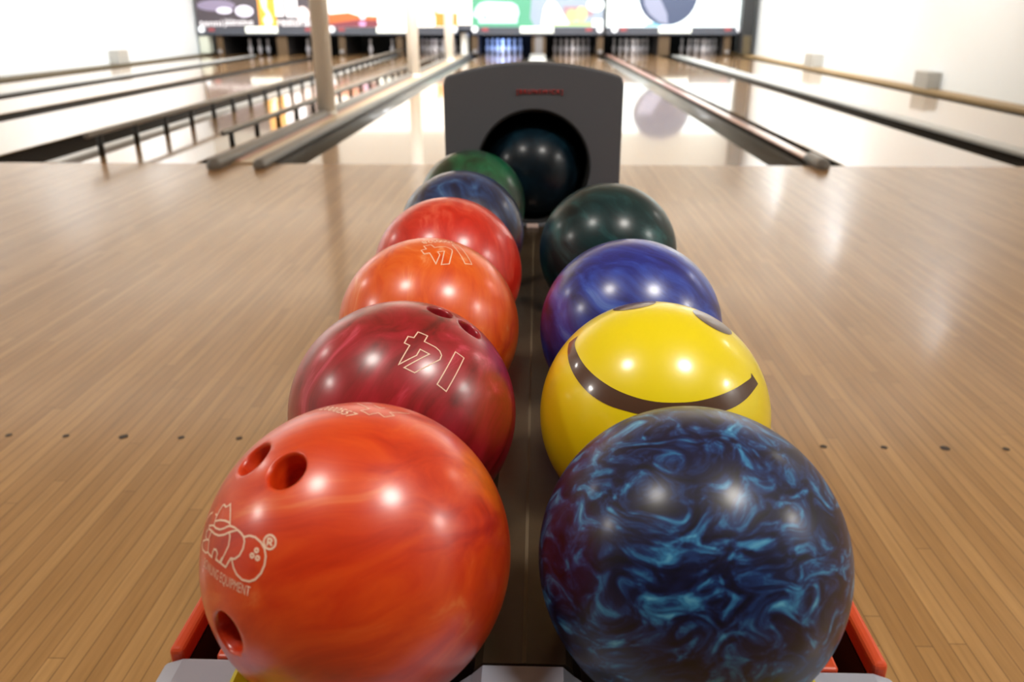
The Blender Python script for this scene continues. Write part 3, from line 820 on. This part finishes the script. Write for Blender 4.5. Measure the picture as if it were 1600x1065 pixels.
ZB = .5288
def ball(x, y, mt, label, z=ZB, holes=(), hole_r=.0125):
    o = obj('bowling_ball', sphere(R, 128, 80), mt, None, True, loc=(x, y, z))
    if holes:
        cuts = []
        for d, r in holes:
            d = Vector(d).normalized()
            cb = bmesh.new()
            # tapered cutter gives the softened rim
            n = 40
            a = d.cross(Vector((0, 0, 1))).normalized(); b = d.cross(a)
            ring_ = lambda h, rr: [d * h + (a * math.cos(2 * PI * i / n) + b * math.sin(2 * PI * i / n)) * rr for i in range(n)]
            s0 = math.sqrt(R * R - r * r)
            loft([ring_(R - .055, r), ring_(s0 - .0030, r), ring_(s0 - .0016, r + .0004), ring_(s0 - .0006, r + .0011), ring_(s0 + .0001, r + .0022), ring_(R + .02, r + .02)], bm=cb)
            bmesh.ops.recalc_face_normals(cb, faces=cb.faces)
            cuts.append(cb)
        boolean(o, cuts)
        for p in o.data.polygons: p.use_smooth = True
        md = o.modifiers.new('sharp', 'EDGE_SPLIT'); md.split_angle = math.radians(50)
        for d, r in holes:
            d = Vector(d).normalized()
            a = d.cross(Vector((0, 0, 1))).normalized(); b = d.cross(a)
            n = 32
            ring_ = lambda h, rr: [d * h + (a * math.cos(2 * PI * i / n) + b * math.sin(2 * PI * i / n)) * rr for i in range(n)]
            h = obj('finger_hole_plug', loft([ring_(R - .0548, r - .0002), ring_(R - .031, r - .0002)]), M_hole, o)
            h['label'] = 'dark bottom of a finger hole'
    return tag(o, label, 'bowling ball', 'bowling balls on the ball return')

def along(d):
    """rotation that turns the streak direction d onto Z"""
    return tuple(Vector(d).normalized().rotation_difference(Vector((0, 0, 1))).to_euler())
ST = (2.4, 2.4, .38)
m_L1 = pearl('orange_red_pearl', [(.30, (182, 32, 2)), (.47, (212, 56, 8)), (.62, (226, 76, 16)), (.80, (242, 132, 72))], rot=along((1, .1, .28)), stretch=ST, scale=14, warp=.07, warp_scale=7)
m_L2 = pearl('crimson_pearl', [(.28, (84, 8, 8)), (.45, (142, 14, 24)), (.60, (170, 24, 42)), (.78, (224, 84, 110))], rot=along((.5, .45, .75)), stretch=ST, scale=14, warp=.07, warp_scale=8)
m_L3 = pearl('orange_pearl', [(.28, (212, 58, 4)), (.46, (236, 90, 12)), (.60, (244, 108, 30)), (.76, (255, 178, 120))], rot=along((-.2, .55, .8)), stretch=ST, scale=15, warp=.06)
m_L4 = pearl('red_pearl', [(.30, (192, 24, 10)), (.52, (218, 42, 22)), (.75, (238, 104, 78))], rot=along((-.3, .5, .8)), stretch=ST, scale=16, warp=.04)
m_L5 = pearl('steel_blue_pearl', [(.32, (5, 10, 30)), (.48, (14, 34, 76)), (.62, (34, 74, 128)), (.80, (96, 146, 188))], rot=along((-.5, .3, .8)), stretch=ST, scale=15, warp=.05)
m_L6 = pearl('bottle_green_pearl', [(.32, (3, 28, 20)), (.50, (5, 54, 36)), (.64, (12, 98, 62)), (.82, (56, 140, 104))], rot=along((-.4, .3, .8)), stretch=(1.4, 1.4, .8), scale=12, warp=.05)
m_R1 = pearl('navy_teal_marble', [(.35, (7, 7, 24)), (.47, (15, 20, 56)), (.55, (24, 52, 104)), (.64, (50, 122, 170)), (.77, (120, 200, 226))], rot=(.3, .2, .4), stretch=(.75, 1, 1.6), scale=38, warp=.06, warp_scale=13, distort=1.3, detail=5, coat=.35, rough=.42, spec=.3)
m_R2 = P('yellow_resin', (250, 228, 14), .34, coat=.7, coat_r=.16)
m_R3 = pearl('royal_blue_pearl', [(.30, (14, 18, 80)), (.48, (26, 42, 138)), (.62, (42, 76, 184)), (.82, (110, 148, 222))], rot=along((.8, -.3, -.4)), stretch=ST, scale=14, warp=.06)
m_R4 = pearl('blackish_green_pearl', [(.30, (6, 26, 30)), (.52, (14, 52, 56)), (.78, (46, 104, 106))], rot=along((.7, -.3, -.5)), stretch=(2, 2, .6), scale=14, warp=.05, spec=.25, coat=.45)
m_H = pearl('blue_black_pearl', [(.30, (4, 14, 22)), (.55, (8, 30, 42)), (.80, (24, 58, 74))], rot=(.4, .3, .5), scale=14, coat=.35, spec=.2)

H1 = DECALS['holes1']; H2 = DECALS['holes2']
L1 = ball(-0.121, 0.484, m_L1, z=0.5255, label='orange-red ball at the front left with finger holes and an outlined emblem', holes=((H1[0], .0128), (H1[1], .0128), (H1[2], .0140)))
marks('engraved_emblem', DECALS['logo'], M_ink, L1, .00062)
marks('engraved_number', DECALS['L1_4'], M_ink, L1, .0004)
tb = DECALS['t_be']
ball_text('engraved_lettering', 'BOWLING EQUIPMENT', tb[0], tb[2], .0062, M_ink, L1, bold=-.004)
ball_text('engraved_serial', '2000557', DECALS['t_557'][0], DECALS['t_557'][1], .0078, M_ink, L1)
L2 = ball(-0.123, 0.7015, m_L2, z=0.5285, label='dark crimson ball with an upside-down outlined 14, second on the left', holes=((H2[0], .0118), (H2[1], .0118)))
marks('engraved_number', DECALS['L2_14'], M_ink, L2, .00052)
L3 = ball(-0.125, 0.92, m_L3, z=0.5335, label='bright orange ball with an upside-down outlined 14, third on the left')
marks('engraved_number', DECALS['L3_14'], M_ink, L3, .00055)
ball_text('engraved_serial', '2000528', DECALS['t_528'][0], DECALS['t_528'][1], .0085, M_ink, L3)
L4 = ball(-0.126, 1.15, m_L4, z=0.5345, label='plain red ball, fourth on the left, behind the bright orange one')
marks('engraved_number', DECALS['L4_1'], M_ink_dim, L4, .0004)
ball(-0.127, 1.39, m_L5, z=0.531, label='streaky steel-blue ball, fifth on the left')
ball(-0.1285, 1.65, m_L6, z=0.5275, label='bottle-green ball at the far end of the left row')
ball(0.116, 0.4865, m_R1, z=0.5245, label='navy ball with teal marbling at the front right')
R2 = ball(0.1175, 0.704, m_R2, z=0.5292, label='yellow ball with a painted brown smile and eyes')
ns = 48
so, si = resample(DECALS['sm_out'], ns), resample(DECALS['sm_in'], ns)
patch('painted_smile', [so, [slerp(a, b, .25) for a, b in zip(so, si)], [slerp(a, b, .5) for a, b in zip(so, si)], [slerp(a, b, .75) for a, b in zip(so, si)], si], M_brown, R2)
def eye(p3):
    a, b, c = [Vector(p).normalized() for p in p3]
    nrm = (b - a).cross(c - a).normalized()
    if nrm.z < 0 and nrm.dot(a) < 0: nrm = -nrm
    if nrm.dot(a) < 0: nrm = -nrm
    ang = nrm.angle(a)
    e1 = nrm.cross(Vector((0, 0, 1))).normalized(); e2 = nrm.cross(e1)
    n = 32
    rows_ = []
    for k in range(7):
        w = max(.001, ang * k / 6)
        rows_.append([nrm * math.cos(w) + (e1 * math.cos(2 * PI * i / n) + e2 * math.sin(2 * PI * i / n)) * math.sin(w) for i in range(n + 1)])
    patch('painted_eye', rows_, M_brown, R2)
eye(DECALS['eyeL']); eye(DECALS['eyeR'])
ball(0.118, 0.922, m_R3, z=0.5335, label='royal-blue streaked ball behind the yellow smiling one')
ball(0.1175, 1.262, m_R4, z=0.5355, label='blackish-green ball standing last in the right row')
ball(-.006, 1.865, m_H, 'blue-black ball inside the round opening of the hood', z=.5641)

# ------------------------------------------------------------------ lights
def area(name, loc, size, power, col=(1, .96, .9), size_y=None, rot=None, shape=None, spread=None):
    ld = bpy.data.lights.new(name, 'AREA')
    ld.energy = power; ld.color = col; ld.size = size
    if size_y:
        ld.shape = 'RECTANGLE'; ld.size_y = size_y
    if shape: ld.shape = shape
    if spread: ld.spread = spread
    o = bpy.data.objects.new(name, ld); COL.objects.link(o)
    o.location = loc
    if rot: o.rotation_euler = rot
    return o
WARM = (1.0, .95, .88); COOL = (.94, .97, 1.0)
area('ceiling_lamp', (-1.13, .30, 2.98), .46, 25, WARM, shape='DISK')
area('ceiling_lamp', (1.13, .08, 2.98), .58, 42, WARM, shape='DISK')
area('ceiling_lamp', (-5.0, .30, 2.98), .5, 70, WARM, shape='DISK')
area('ceiling_lamp', (4.6, .30, 2.98), .5, 60, WARM, shape='DISK')
area('ceiling_lamp', (4.5, 4.6, 2.98), .4, 16, WARM, shape='DISK')  # added lamp, makes the bright right-hand streak on the balls
area('ceiling_lamp', (-5.6, 4.2, 2.98), .4, 40, WARM, shape='DISK')
T40 = (math.radians(38), 0, 0)
for y, pw in ((9.6, 150), (13.6, 210), (17.4, 240)):
    area('lane_lamp', (-5.6, y, 2.95), 3.6, pw, COOL, .5, rot=T40)
    area('lane_lamp', (-0.2, y, 2.95), 3.0, pw * .7, COOL, .5, rot=T40)
    area('lane_lamp', (3.9, y, 2.95), 2.2, pw * (.45 if y < 11 else .8), COOL, .5, rot=T40)
area('lane_lamp', (-1.2, 10.6, 2.95), 1.2, 110, COOL, .3, rot=T40)  # extra lamp added to whiten the second and third pillars
for y, pw in ((8.0, 42), (12.0, 64), (16.5, 76)):  # added unseen uplights, brighten the ceiling for sheen on the approach
    area('added_uplight', (-4.4, y, 2.2), 5.0, pw, COOL, .4, rot=(PI, 0, 0))
    area('added_uplight', (2.0, y, 2.2), 4.5, pw, COOL, .4, rot=(PI, 0, 0))
area('pin_lamp', (-.88, 21.25, .56), .9, 22, (.22, .42, 1.0), .1, rot=(math.radians(28), 0, 0))
for x in (.87, 2.4, 4.1, -2.57, -4.4, -6.0, -7.6):  # weak fill lamps added to brighten the other pin decks
    area('pin_lamp', (x, 21.25, .56), .9, 1.0, (1, .95, .92), .1, rot=(math.radians(28), 0, 0))

w = bpy.data.worlds.new('room_air'); SC.world = w
w.use_nodes = True
bg = w.node_tree.nodes['Background']
bg.inputs['Color'].default_value = (.9, .92, 1, 1)
bg.inputs['Strength'].default_value = 0.05
SC.view_settings.view_transform = 'Standard'
SC.view_settings.look = 'None'
SC.view_settings.gamma = 1.0
SC.view_settings.use_curve_mapping = False
SC.view_settings.exposure = 0.0
